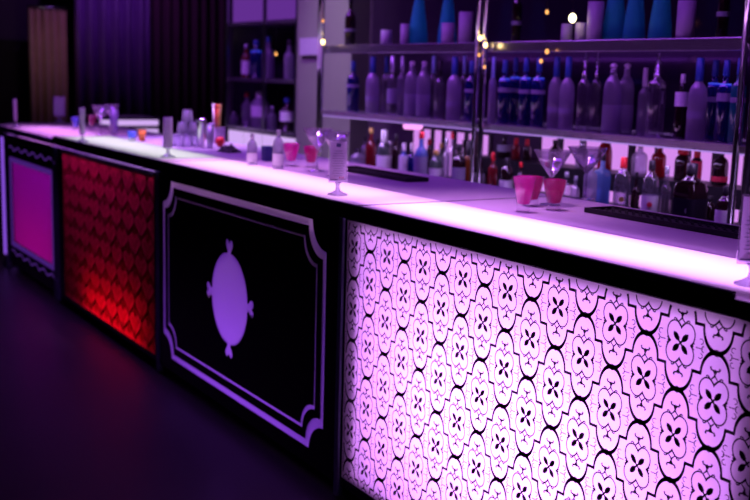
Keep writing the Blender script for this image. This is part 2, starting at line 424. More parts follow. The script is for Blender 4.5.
# --- red damask module
x0, x1 = -3.585, -1.835
t, h = carcass('bar_module', 'dark red bar module with damask print glowing near the floor', x0, x1, 'satin')
cx = (x0 + x1) / 2
rx0, rx1, rz0, rz1 = -h + 0.13, h - 0.045, 0.075, 0.965
frame_bars(t, h, rx0, rx1, rz0, rz1, top=0.985)
metal_post(t, -h + 0.0135, top=0.985)
MB().box((rx0, -0.012, 0.958), (rx1, -0.0045, 0.974)).build('metal_strip', M['ledge'], t)
sheet(t, rx0, rx1, rz0, rz1, M['red_opal'])
ink = Ink(rx0, rx1, rz0, rz1, -0.0012)
def damask(cx_, cz_, a, b):
    P = lambda u, v: (cx_ + u * a, cz_ + v * b)
    for sx in (1, -1):
        ink.stroke([P(sx * (0.5 - 0.5 * math.cos(PI * k / 12)), 1 - k / 12) for k in range(13)], lambda q: 0.012 + 0.008 * math.sin(PI * q))
        ink.stroke([P(sx * (0.5 - 0.5 * math.cos(PI * k / 12)), -1 + k / 12) for k in range(13)], lambda q: 0.012 + 0.008 * math.sin(PI * q))
        for (u, v, an, l) in ((0.10, 0.1, 1.1, 0.6), (0.2, -0.1, 0.55, 0.5), (0.12, -0.35, 0.9, 0.45), (0.2, 0.3, 1.3, 0.4)):
            ca, sa = math.cos(an), math.sin(an)
            leaf = [(0, 0), (0.35, 0.13), (0.7, 0.12), (1, 0), (0.7, -0.12), (0.35, -0.13)]
            ink.poly([P(sx * (u + l * (x * ca - y * sa)), v + l * (x * sa + y * ca)) for x, y in leaf][::sx])
    ink.poly([P(0.13 * math.sin(q), 0.45 + 0.3 * math.cos(q)) for q in [2 * PI * k / 12 for k in range(12)]])
    ink.poly([P(0.1 * math.sin(q), -0.5 + 0.22 * math.cos(q)) for q in [2 * PI * k / 12 for k in range(12)]])
    ink.stroke([P(0, -0.9), P(0, 0.9)], 0.008)
for i in range(-9, 10):
    for j in range(-1, 11):
        if (i + j) % 2: damask(rx0 + 0.05 + (i + 9) * 0.095 * 1.0, 0.08 + j * 0.105, 0.095, 0.105)
ink.mb.build('damask_print', M['red_ink'], t)
area('red_lamp', (-2.55, 0.17, 0.14), (0.9, 0.06), (-PI / 2 + 0.12, 0, 0), 1.1, (1.0, 0.05, 0.08))

# --- magenta module at the far end
x0, x1 = -4.93, -3.585
t, h = carcass('bar_module', 'purple bar module with glowing magenta square at the far end', x0, x1)
cx = (x0 + x1) / 2
g = (-4.745 - cx, -3.69 - cx, 0.222, 0.80)
rect = lambda e: [(e[0], e[2]), (e[1], e[2]), (e[1], e[3]), (e[0], e[3])]
filled('front_panel', [[(-h, 0.05), (h, 0.05), (h, 0.983), (-h, 0.983)], rect(g)], -0.004, 0.012, M['black'], t)
sheet(t, *g, M['magenta'], y=0.002)
gi = inset(g, -0.03)
tag(filled('border', [rect(gi), rect(g)], -0.012, -0.0045, emit('violet_edge_glow', (0.055, 0.012, 0.17), 1.0), t), 'violet moulding with added glow')  # border paint brightened by emission, not a lamp
glow_violet = emit('violet_wave_glow', (0.07, 0.018, 0.20), 1.0)  # emission put in to brighten the violet paint of the waves
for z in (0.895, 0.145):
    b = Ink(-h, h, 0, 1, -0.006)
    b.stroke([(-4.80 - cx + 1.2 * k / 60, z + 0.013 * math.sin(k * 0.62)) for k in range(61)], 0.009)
    b.mb.build('wavy_ornament', glow_violet, t)
MB().box((-4.87 - cx, -0.014, 0.938), (-3.64 - cx, -0.0045, 0.956)).build('moulding', M['ledge'], t)
metal_post(t, -h + 0.0135, top=0.984)
metal_post(t, h - 0.05, 0.03, top=0.984)
area('magenta_lamp', (-4.2, 0.35, 0.25), (1.0, 0.2), (-PI / 2 - 0.15, 0, 0), 0.62, (1.0, 0.12, 0.5))
# lit end column of the bar and its adjustable foot
t = thing('end_column', 'slim glowing lilac column closing the far end of the bar', 'column', (-5.01, 0.04, 0))
MB().lathe([(0.055, 0.09), (0.055, 0.96)], 20).build('light_tube', emit('violet_tube', (0.25, 0.08, 0.72), 1.0), t)
MB().lathe([(0.062, 0.96), (0.062, 0.984)], 20).build('collar', M['chrome'], t)
MB().lathe([(0.062, 0.0), (0.062, 0.03), (0.04, 0.04), (0.04, 0.09)], 20).build('foot', M['chrome'], t)

# ------------------------------------------------------------------ bar tops
def top(label, x0, x1, drop=0.0, end=False, lipx=None, mat='opal_top'):
    t = thing('countertop', label, 'counter top', ((x0 + x1) / 2, 0, 1.0 - drop), 0, 'glowing counter tops along the bar')
    h = (x1 - x0) / 2; z = 0.05
    def plate(pts, name, m, holed=False, z0=0.0):
        b = MB(); n = len(pts)
        b.v = [(x, y, z) for x, y in pts] + [(x, y, z0) for x, y in pts]
        b.face(list(range(n)))
        for k in range(n): b.face([k, n + k, n + (k + 1) % n, (k + 1) % n])
        return b, (b if holed else None)
    if not end:
        lit = [(-h + 0.006, -0.012), (h - 0.006, -0.012), (h - 0.006, 0.335), (-h + 0.006, 0.335)]
        led = [(-h, 0.335), (h, 0.335), (h, 0.86), (-h, 0.86)]
    else:
        arc = [(-h + 0.36 + 0.36 * math.cos(a), 0.33 + 0.342 * math.sin(a)) for a in [PI + (PI / 2) * k / 10 for k in range(11)]]
        lit = arc + [(h - 0.006, -0.012), (h - 0.006, 0.42), (-h + 0.3, 0.52), (-h, 0.52)]
        led = [(-h, 0.52), (-h + 0.3, 0.52), (h, 0.42), (h, 0.86), (-h + 0.1, 0.84), (-h, 0.70)]
    b, _ = plate(lit, 'l', None, True, z - 0.008)
    b.build('lit_panel', M[mat], t)
    b, _ = plate(led, 'g', None)
    b.build('rear_ledge', M['opal_top' if end else 'smoke'], t)
    if not end:
        MB().box((-h, -0.024, 0.0), (h, -0.012, z - 0.014)).build('edge_strip', M['black'], t, bevel=0.002)
        lx = (lipx - (x0 + x1) / 2) if lipx else h
        MB().box((-h, -0.026, z - 0.014), (lx, -0.011, z + 0.001)).build('nosing', M['black'], t, bevel=0.002)
        MB().box((-h, -0.011, z - 0.004), (-h + 0.009, 0.86, z + 0.0012)).build('seam_strip', M['satin'], t)
    else:
        MB().tube([(x, y, z - 0.02) for x, y in [( -h, 0.7), (-h, 0.5)] + arc + [(h, -0.014)]], 0.019, 8).build('edge_strip', M['black'], t)
    return t
top('white hot glowing counter top over the patterned module', 0.03, 1.75, lipx=1.545)
top('pink glowing counter top over the black bordered module', -1.72, 0.03)
top('pale white counter top over the red damask module', -3.585, -1.72)
top('pink glowing counter top with rounded end over the magenta module', -5.42, -3.585, 0.014, end=True)
area('counter_lamp', (0.79, 0.185, 0.88), (1.70, 0.30), (PI, 0, 0), 5.4, (0.78, 0.34, 1.0), spread=1.9)
area('counter_lamp', (-0.96, 0.185, 0.88), (1.70, 0.30), (PI, 0, 0), 4.8, (0.92, 0.42, 0.98), spread=1.9)
area('counter_lamp', (-2.71, 0.185, 0.88), (1.70, 0.30), (PI, 0, 0), 2.3, (0.86, 0.86, 0.86), spread=1.9)
area('counter_lamp', (-4.30, 0.22, 0.74), (1.4, 0.14), (PI, 0, 0), 3.2, (0.85, 0.27, 1.0), spread=2.2)

# return wing behind the rounded end
XW = -5.56
wa, wb, wc = on_x(100, 123, XW), on_x(158, 123, XW), on_x(128, 131, XW)
zt_, zb, zt2, zb2 = on_x(130, 120, XW).z, on_x(130, 125.5, XW).z, on_x(140, 129, XW).z, on_x(140, 136, XW).z
t = thing('wing_cabinet', 'low service cabinet with two glowing strips behind the rounded bar end', 'cabinet', (XW, (wa.y + wb.y) / 2, 0))
hw = (wb.y - wa.y) / 2
MB().box((-0.5, -hw - 0.03, 0), (-0.006, hw + 0.03, zt_ + 0.02)).build('body', M['satin'], t)
MB().box((-0.0055, -hw, zb), (0.006, hw, zt_)).build('glowing_strip', M['lilacpanel'], t)
MB().box((-0.0055, wc.y - (wa.y + wb.y) / 2, zb2), (0.006, hw, zt2)).build('glowing_strip', M['lilacpanel'], t)

# ------------------------------------------------------------------ back bar
YF = 1.40
Z2, Z1, ZC = 1.255, 1.645, 0.90
bx0, bx1 = -2.76, 1.9
t = thing('back_counter', 'dark back counter under the bottle shelves', 'counter', (-0.4, 1.6, 0))
MB().box((-2.3, -0.22, 0), (2.3, 0.25, 0.86)).build('cabinet', M['satin'], t)
MB().box((-2.35, -0.24, 0.86), (2.3, 0.25, 0.9)).build('worktop', M['satin'], t, bevel=0.003)
# riser shelf in the right bay
t = thing('riser_shelf', 'dark riser shelf holding the rear row of bottles in front of the pink backlight', 'shelf', (0, 1.74, 0.9))
MB().box((-1.56, -0.085, 0.085), (1.6, 0.085, 0.165)).build('board', M['satin'], t)
for x in (-1.54, -0.25, 0.5, 1.5): MB().box((x, -0.07, 0), (x + 0.02, 0.07, 0.085)).build('support', M['satin'], t)
ZR = 1.065
# backlight panels
def backlight(x0, x1, z0, z1, n, label, mat='pinkpanel', y=1.845, frame=0.06):
    t = thing('backlight_panel', label, 'light panel', ((x0 + x1) / 2, y, z0))
    w = (x1 - x0) / n
    for k in range(n):
        MB().box((x0 + w * k + frame / 2 - (x0 + x1) / 2, -0.004, 0.0), (x0 + w * (k + 1) - frame / 2 - (x0 + x1) / 2, 0.006, z1 - z0)).build('glowing_pane', M[mat], t)
    MB().box((x0 - (x0 + x1) / 2, 0.006, -0.01), ((x1 - x0) / 2, 0.012, z1 - z0 + 0.01)).build('backing', M['satin'], t)
    return t
backlight(-2.40, -1.62, 0.905, 1.165, 7, 'pink backlight panel behind the bottles below the first shelf bay')
backlight(-1.22, 0.42, 0.905, 1.215, 10, 'pink backlight panel behind the riser shelf')
t = thing('wall_glow', 'purple band standing for light on the wall under the middle shelf in the first bay', 'light panel', (-1.9, 1.845, 1.185))  # purple light on the wall put in as an emissive band
MB().box((-0.5, -0.004, 0.0), (0.62, 0.006, 0.035)).build('glowing_pane', emit('violet_wall_glow', (0.3, 0.07, 0.75), 0.8), t)
MB().box((-0.5, 0.006, -0.004), (0.62, 0.012, 0.039)).build('backing', M['satin'], t)
# dark mirror behind the shelves
t = thing('mirror_panel', 'dark mirror lining the wall behind the bottle shelves', 'mirror', (-0.6, 1.85, 1.22))
MB().box((-2.3, 0.0, 0.0), (2.4, 0.008, 1.1)).build('mirror_sheet', M['mirror'], t)

def long_shelf(label, z, th, x0, x1, led):
    t = thing('bottle_shelf', label, 'shelf', ((x0 + x1) / 2, YF, z), 0, 'metal bottle shelves of the back bar')
    h = (x1 - x0) / 2
    MB().box((-h, 0.012, -0.012), (h, 0.30, 0.0)).build('board', M['shelf'], t)
    MB().box((-h, 0.0, -th), (h, 0.012, 0.004)).build('front_edge', M['shelf'], t, bevel=0.003)
    MB().box((-h + 0.02, 0.03, -0.022), (h - 0.02, 0.045, -0.0125)).build('light_strip', emit('strip_' + str(z), (0.45, 0.12, 1.0), led), t)
    if z == Z2: MB().box((-h + 0.02, 0.001, -th - 0.0065), (h - 0.02, 0.011, -th - 0.0005)).build('edge_sheen', emit('edge_glow', (0.5, 0.27, 0.9), 0.8), t)  # emissive strip added for the LED reflection along the shelf edge
    return t
long_shelf('upper metal shelf holding blue cone bottles and frosted candle cups', Z1, 0.045, bx0, 1.9, 1.2)
long_shelf('middle metal shelf holding the long row of vodka bottles', Z2, 0.028, bx0, 1.9, 1.2)
# posts
def post(x, label, w=0.055):
    t = thing('shelf_post', label, 'post', (x, YF - 0.018, ZC), 0, 'chrome posts of the back bar shelves')
    for s in (-1, 1): MB().lathe([(0.013, 0.006), (0.013, 2.49)], 14, c=(s * w / 2, 0, 0)).build('tube', M['chrome'], t)
    for z in (0.355, 0.745): MB().box((-w / 2 - 0.016, -0.004, z - 0.02), (w / 2 + 0.016, 0.0168, z)).build('clamp', M['chrome'], t)
    MB().box((-w / 2 - 0.03, -0.0169, 0.0), (w / 2 + 0.03, 0.0169, 0.006)).build('foot_plate', M['chrome'], t)
post(-2.735, 'slender chrome post in front of the grey pier', 0.03); post(-1.145, 'chrome double post between the two shelf bays'); post(0.425, 'chrome double post beside the large menu holder')
# small bill on the pier post
t = thing('notice_board', 'small plain pale board fixed beside the slender chrome post', 'sign', tuple(on_y(311, 55, 1.708)))
MB().box((-0.16, -0.005, 0.0), (0.135, 0.0218, 0.115)).build('board', M['wax'], t)

# far bay
t = thing('display_cabinet', 'narrow far display cabinet left of the grey pier', 'cabinet', (-4.33, 1.75, 0))
MB().box((-0.62, 0.0, 0), (0.60, 0.33, 0.80)).build('base', M['satin'], t)
MB().box((-0.62, 0.02, 0.80), (0.60, 0.33, 1.03)).build('plinth_box', M['satin'], t)
for k, (a, b_) in enumerate(((-0.60, -0.33), (-0.31, 0.0), (0.02, 0.30), (0.32, 0.58))):
    MB().box((a, 0.012, 0.83), (b_, 0.0198, 1.01)).build('glowing_pane', M['lilacpanel'], t)
MB().box((-0.62, 0.0, 1.03), (0.60, 0.33, 1.045)).build('board', M['shelf'], t)
for z in (1.432, 1.86): MB().box((-0.62, 0.0, z - 0.028), (0.60, 0.33, z)).build('board', M['shelf'], t)
for x in (-0.62, 0.05, 0.575): MB().box((x, -0.006, 1.045), (x + 0.022, 0.016, 2.6)).build('upright', M['steel'], t)
xl = on_y(233, 10, 2.09).x + 4.33
MB().box((xl, 0.34, 1.87), (0.60, 0.35, 2.9)).build('purple_backlight', M['purplepanel'], t)
MB().box((xl, 0.34, 1.045), (0.60, 0.35, 1.85)).build('rear_panel', M['mirror'], t)

# ------------------------------------------------------------------ bottles
PROF = {
    'cyl':   [(0.90, 0), (1, 0.015), (1, 0.53), (0.985, 0.575), (0.90, 0.63), (0.66, 0.68), (0.42, 0.72), (0.35, 0.76), (0.33, 0.86), (0.33, 0.97)],
    'goose': [(0.92, 0), (1, 0.015), (1.0, 0.50), (0.98, 0.56), (0.90, 0.615), (0.68, 0.67), (0.46, 0.70), (0.38, 0.73), (0.36, 0.80), (0.36, 0.97)],
    'tall':  [(0.92, 0), (1, 0.012), (1, 0.58), (0.92, 0.63), (0.62, 0.67), (0.44, 0.70), (0.40, 0.74), (0.38, 0.90), (0.38, 0.97)],
    'squat': [(0.94, 0), (1, 0.02), (1, 0.56), (0.97, 0.63), (0.85, 0.71), (0.6, 0.77), (0.40, 0.80), (0.36, 0.84), (0.36, 0.9)],
    'hip':   [(0.90, 0), (1, 0.02), (1, 0.60), (0.97, 0.66), (0.80, 0.70), (0.42, 0.73), (0.36, 0.77), (0.34, 0.95)],
    'cone':  [(0.97, 0), (1, 0.015), (0.98, 0.12), (0.80, 0.35), (0.55, 0.6), (0.36, 0.78), (0.27, 0.9), (0.26, 0.97)],
    'bell':  [(0.95, 0), (1, 0.02), (1, 0.35), (0.95, 0.5), (0.8, 0.62), (0.5, 0.70), (0.36, 0.75), (0.34, 0.95)],
}
def bottle(label, loc, H, R, kind='cyl', glass='clear', cap='silver', caph=(0.86, 1.0), capr=0.4, lab=None, labz=(0.15, 0.42), sq=0.0,
           ball=False, spout=False, ring=False, group=None, emblem=None, name='bottle', rz=0.0):
    t = thing(name, label, 'bottle', loc, rz, group)
    pr = [(r * R, z * H) for r, z in PROF[kind]]
    seg = 20 if not sq else 32
    b = MB(); bodyp = [p for p in pr if True]
    if sq:
        b.lathe([p for p in pr if p[0] > 0.6 * R], seg, sq, caps=False)
        b.lathe([[p for p in pr if p[0] > 0.6 * R][-1]] + [p for p in pr if p[0] <= 0.6 * R], seg)
    else: b.lathe(bodyp, seg)
    b.build('body', M[glass], t)
    if ball:
        r = 0.42 * R
        MB().lathe([(r * 0.75, 0.885 * H), (r * 0.8, 0.91 * H)] + [(r * math.cos(a), 0.91 * H + 0.035 * H + 0.035 * H * math.sin(a)) for a in [-1.2 + 2.7 * k / 8 for k in range(9)]], 16).build('stopper', M[cap], t)
    elif spout:
        MB().lathe([(0.40 * R, caph[0] * H), (0.42 * R, (caph[0] + 0.04) * H), (0.25 * R, (caph[0] + 0.06) * H), (0.14 * R, (caph[0] + 0.1) * H), (0.13 * R, 1.0 * H + 0.015)], 12).build('pour_spout', M[cap], t)
    else:
        r = capr * R
        MB().lathe([(r * 1.0, caph[0] * H), (r * 1.04, (caph[0] + 0.01) * H), (r * 0.98, (caph[1] - 0.008) * H), (r * 0.85, caph[1] * H)], 16).build('cap', M[cap], t)
    if lab:
        rr = R * 1.015 + 0.0006
        lb = MB().lathe([(rr, labz[0] * H), (rr, labz[1] * H)], seg, sq, caps=False).build('paper_label', M[lab], t)
        if emblem:
            ang = math.atan2(CAM.y - loc[1], CAM.x - loc[0]) - rz
            q = R * 1.05 + 0.001; zc = (labz[0] + labz[1]) / 2 * H + 0.01
            c = Vector((math.cos(ang) * q, math.sin(ang) * q, zc)); s = Vector((-math.sin(ang), math.cos(ang), 0))
            n = Vector((math.cos(ang), math.sin(ang), 0)); hw, hh = R * 0.32, R * 0.32
            m = MB()
            for d0 in (0, 0.004):
                for a in range(12): m.v.append(tuple(c + n * d0 + s * (hw * math.cos(a * PI / 6)) + Vector((0, 0, hh * math.sin(a * PI / 6)))))
            m.face(list(range(12, 24)))
            for a in range(12): m.face([a, (a + 1) % 12, 12 + (a + 1) % 12, 12 + a])
            m.build('emblem', M[emblem], lb)
    if ring:
        z = 0.675 * H
        MB().lathe([(R * 0.72, z), (R * 0.80, z), (R * 0.80, z + 0.012), (R * 0.72, z + 0.012)], 20).build('shoulder_band', M['ring'], t)
    return t

def spot(px, Y, Z):
    """world x where the image column px meets depth row Y at height Z"""
    p = on_y(px, 100, Y); q = on_y(px, 140, Y)
    f = (Z - p.z) / (q.z - p.z); return p.x + (q.x - p.x) * f
def row(items, Y, Z, group):
    for it in items:
        px, topy, wpx = it[0], it[1], it[2]; kw = dict(it[4]); y = Y + kw.pop('dy', 0)
        x = spot(px, y, Z + 0.15); d = depth((x, y, Z + 0.15))
        tp = on_y(px, topy, y); H = kw.pop('H', tp.z - Z); R = wpx * d / FPX / 2 * 0.97
        bottle(it[3], (x, y, Z + 0.0005), H, R, group=group, **kw)

GS = 'bottles along the middle shelf'
goose = dict(kind='goose', glass='frost', cap='bluecap', caph=(0.72, 1.0), capr=0.42, lab='grey_paper', labz=(0.22, 0.30))
slim = dict(kind='tall', glass='clear', cap='silver', caph=(0.72, 1.0), capr=0.42)
cob = dict(kind='hip', glass='blue', cap='bluecap', caph=(0.80, 1.0), capr=0.42, lab='grey_paper', labz=(0.48, 0.54))
pat = dict(kind='squat', glass='pale', cap='cork', ball=True, lab='frost', labz=(0.04, 0.4))
row([
 (353, 61, 12.5, 'dark cobalt bottle closest to the grey pier on the middle shelf', dict(cob)),
 (372.5, 57, 14, 'frosted vodka bottle with blue cap next to the cobalt bottle by the pier', dict(goose)),
 (386, 57, 10, 'clear bottle with blue capsule just behind a silver capped bottle on the middle shelf', dict(slim, cap='bluecap', dy=0.09)),
 (392, 56, 10, 'slim silver capped bottle in front of the blue capsule bottle', dict(slim, dy=-0.02, lab='grey_paper', labz=(0.2, 0.45))),
 (402, 56, 10, 'slim silver necked bottle beside the pair of round stoppers', dict(slim, glass='pale', dy=0.05)),
 (411.5, 60, 14, 'clear squat bottle with round stopper, first of the stopper pair toward the pier', dict(pat)),
 (423.5, 60, 14, 'clear squat bottle with round stopper, second of the pair next to a pale blue neck', dict(pat)),
 (433, 56, 10, 'slim bottle with pale blue neck behind the round stopper pair', dict(slim, cap='skycap', dy=0.08)),
 (439.5, 61, 10, 'dark shouldered clear bottle before the frosted blue capped one', dict(slim, cap='darkcap', dy=0.02)),
 (454, 57, 15, 'frosted vodka bottle with blue cap two places from the double chrome post', dict(goose)),
 (463.5, 56, 8, 'slim pale capped bottle squeezed beside the double chrome post', dict(slim, cap='skycap', dy=0.08)),
 (471, 61, 13, 'cobalt bottle touching the double chrome post', dict(cob)),
 (492.5, 57, 8, 'narrow lavender bottle with pale blue cap right after the double post', dict(kind='tall', glass='frost', cap='skycap', caph=(0.55, 1.0), capr=0.5)),
 (504, 60, 13, 'dark cobalt bottle with glowing shoulder, first of the blue cluster from the post', dict(cob, ring=True, labz=(0.5, 0.57))),
 (514.5, 58, 12, 'dark cobalt bottle with glowing shoulder, second of the blue cluster', dict(cob, ring=True, dy=0.09)),
 (525, 58, 13, 'dark cobalt bottle with glowing shoulder, third of the blue cluster', dict(cob, ring=True, dy=-0.01)),
 (538, 58, 14, 'dark cobalt bottle with glowing shoulder beside the frosted pair', dict(cob, ring=True)),
 (555.5, 57, 15, 'frosted blue capped bottle, rear one of the pair after the cobalt cluster', dict(goose, dy=0.03)),
 (567, 57, 15, 'frosted blue capped bottle, front one of the pair after the cobalt cluster', dict(goose)),
 (583.5, 56, 13, 'tall clear bottle with pour spout beside the frosted pair', dict(kind='tall', glass='clear', cap='chrome', caph=(0.72, 1), spout=True)),
 (595.5, 56, 11, 'slimmer clear bottle with pour spout before the embossed pair', dict(kind='tall', glass='clear', cap='chrome', caph=(0.72, 1), spout=True, dy=0.05)),
 (612, 62, 18, 'squat embossed bottle with round stopper over the blue gin below', dict(pat)),
 (625.5, 62, 17, 'squat embossed bottle with round stopper next to the dark gap', dict(pat, dy=0.08)),
 (644, 68, 12, 'pale bottle half hidden behind the spouted one by the dark gap', dict(slim, glass='pale', cap='cork', dy=0.1)),
 (656, 57, 19, 'wide clear bottle with steel spout after the dark gap', dict(kind='hip', glass='clear', cap='chrome', caph=(0.74, 1), spout=True)),
 (681.5, 74, 13, 'small bottle with pale upper half and dark base near the large frosted one', dict(kind='bell', glass='brown', cap='whitecap', caph=(0.86, 1.0), capr=0.4, lab='paper', labz=(0.5, 0.72), dy=0.04)),
 (697.5, 58, 19, 'large frosted bottle with tall blue cap nearest to the last chrome post', dict(goose, labz=(0.26, 0.36))),
 (713, 60, 15, 'cobalt bottle with glowing shoulder beside the large frosted one', dict(cob, ring=True, dy=0.1)),
 (724, 60, 15, 'cobalt bottle with glowing shoulder and pale band next to the teal one', dict(cob, ring=True, labz=(0.5, 0.6))),
 (737.5, 58, 15, 'teal bottle touching the last chrome post', dict(cob, glass='teal')),
], YF + 0.11, Z2, GS)

# upper shelf
GU = 'items along the upper shelf'
for px, wpx, lab in ((418, 20, 'blue cone bottle between two frosted cups on the upper shelf, nearer the pier'), (447, 19, 'blue cone bottle behind a frosted cup near the double post'),
                     (614, 24, 'blue cone bottle right after the tall frosted cup and flame'), (634, 22, 'blue cone bottle, middle of the trio on the upper shelf'), (660, 23, 'blue cone bottle of the trio standing by the tall frosted cylinder')):
    y = YF + 0.14; x = spot(px, y, Z1 + 0.05); d = depth((x, y, Z1))
    bottle(lab, (x, y, Z1 + 0.0005), 0.36, wpx * d / FPX / 2, 'cone', 'cone', 'silver', (0.93, 1.0), 0.34, group='blue cone bottles on the upper shelf', name='cone_bottle')
def cup(px, topy, wpx, label, Y=YF + 0.06, tea=False):
    x = spot(px, Y, Z1); d = depth((x, Y, Z1)); h = on_y(px, topy, Y).z - Z1; r = wpx * d / FPX / 2
    t = thing('candle_cup', label, 'candle holder', (x, Y, Z1 + 0.0045), 0, 'frosted candle cups on the upper shelf')
    MB().lathe([(r * 0.92, 0), (r, 0.004), (r, h), (r * 0.9, h), (r * 0.88, 0.02), (0.001, 0.02)], 24).build('cup', M['wax'], t)
    MB().lathe([(r * 0.8, 0.02), (r * 0.8, min(0.04, h * 0.6)), (0.0, min(0.04, h * 0.6))], 18).build('candle', M['paper'], t)
    return t
cup(386, 31, 11, 'short frosted cup closest to the pier on the upper shelf'); cup(404.5, 25, 9, 'narrow frosted cup beside the first blue cone bottle')
cup(447.5, 24, 13, 'frosted cup standing in front of a blue cone bottle'); cup(465, 13, 14, 'tall frosted cup next to the double chrome post')
cup(566, 25, 11, 'low frosted cup under the bright candle flame'); cup(580, 24, 11, 'low frosted cup between flame and tall cup', Y=YF + 0.05)
cup(594, 3, 16, 'tall frosted cup beside the bright candle flame', Y=YF + 0.05); cup(684.5, 2, 18, 'tall frosted cylinder standing alone by the last blue cone bottle')
for px, wpx, col, lab in ((516, 10, 'brown', 'dark bottle with silver trim high above the cobalt cluster'), (722, 12, 'brown', 'dark bottle at the end of the upper shelf near the last post'), (350, 11, 'brown', 'dark bottle at the pier end of the upper shelf')):
    y = YF + 0.15; x = spot(px, y, Z1 + 0.05); d = depth((x, y, Z1))
    bottle(lab, (x, y, Z1 + 0.0005), 0.30, wpx * d / FPX / 2, 'cyl', col, 'darkcap', lab='grey_paper', labz=(0.30, 0.36), group='dark bottles on the upper shelf')

# fairy bulbs, and reflections on the double post built as bulbs
def bulb(px, py, Y, r, label, mat='bulb', up=0.10):
    p = on_y(px, py, Y); t = thing('bulb_glint', label, 'light', tuple(p), 0, 'tiny warm bulbs about the back bar')
    MB().lathe([(r * math.cos(a), r * 1.3 * math.sin(a)) for a in [-PI / 2 + PI * k / 8 for k in range(9)]], 12, caps=False).build('glass_bulb', M[mat], t)
    MB().lathe([(r * 0.5, r * 1.25), (r * 0.45, r * 2.2)], 8).build('socket', M['darkcap'], t)
    MB().tube([(0, 0, r * 2.1), (0.002, 0.0, up)], 0.0012, 5).build('wire', M['darkcap'], t)
YB = YF - 0.045
bulb(480, 38, YB, 0.010, 'warm reflection on the double post at shelf height, built as a bulb'); bulb(485.5, 45, YB, 0.010, 'warm reflection on the double post just under the shelf edge, built as a bulb')
bulb(479, 55, YB, 0.007, 'faint amber reflection lower on the double post, built as a bulb', 'bulb_dim'); bulb(484.5, 67, YB, 0.007, 'lowest amber reflection on the double post, built as a bulb', 'bulb_dim')
bulb(547, 51.5, YF - 0.03, 0.009, 'larger amber bulb hanging under the upper shelf before the cobalt cluster', 'bulb_dim', 0.04); bulb(541, 61, YF - 0.03, 0.008, 'lower amber bulb hanging before the cobalt cluster', 'bulb_dim', 0.09)
bulb(547, 12, YF - 0.03, 0.008, 'orange bulb high above the cobalt cluster', 'bulb_dim', 0.3); bulb(323, 42, YF - 0.06, 0.012, 'warm bulb on the slender post by the pale board', 'bulb', 0.12)
bulb(323, 21, YF - 0.06, 0.008, 'faint bulb higher on the slender post', 'bulb_dim', 0.12); bulb(276, 54, 1.72, 0.010, 'orange bulb on the far display cabinet', 'bulb_dim', 0.2)
bulb(572.5, 18, YF - 0.02, 0.015, 'large bright warm bulb above the low frosted cups', 'flame', 0.25)

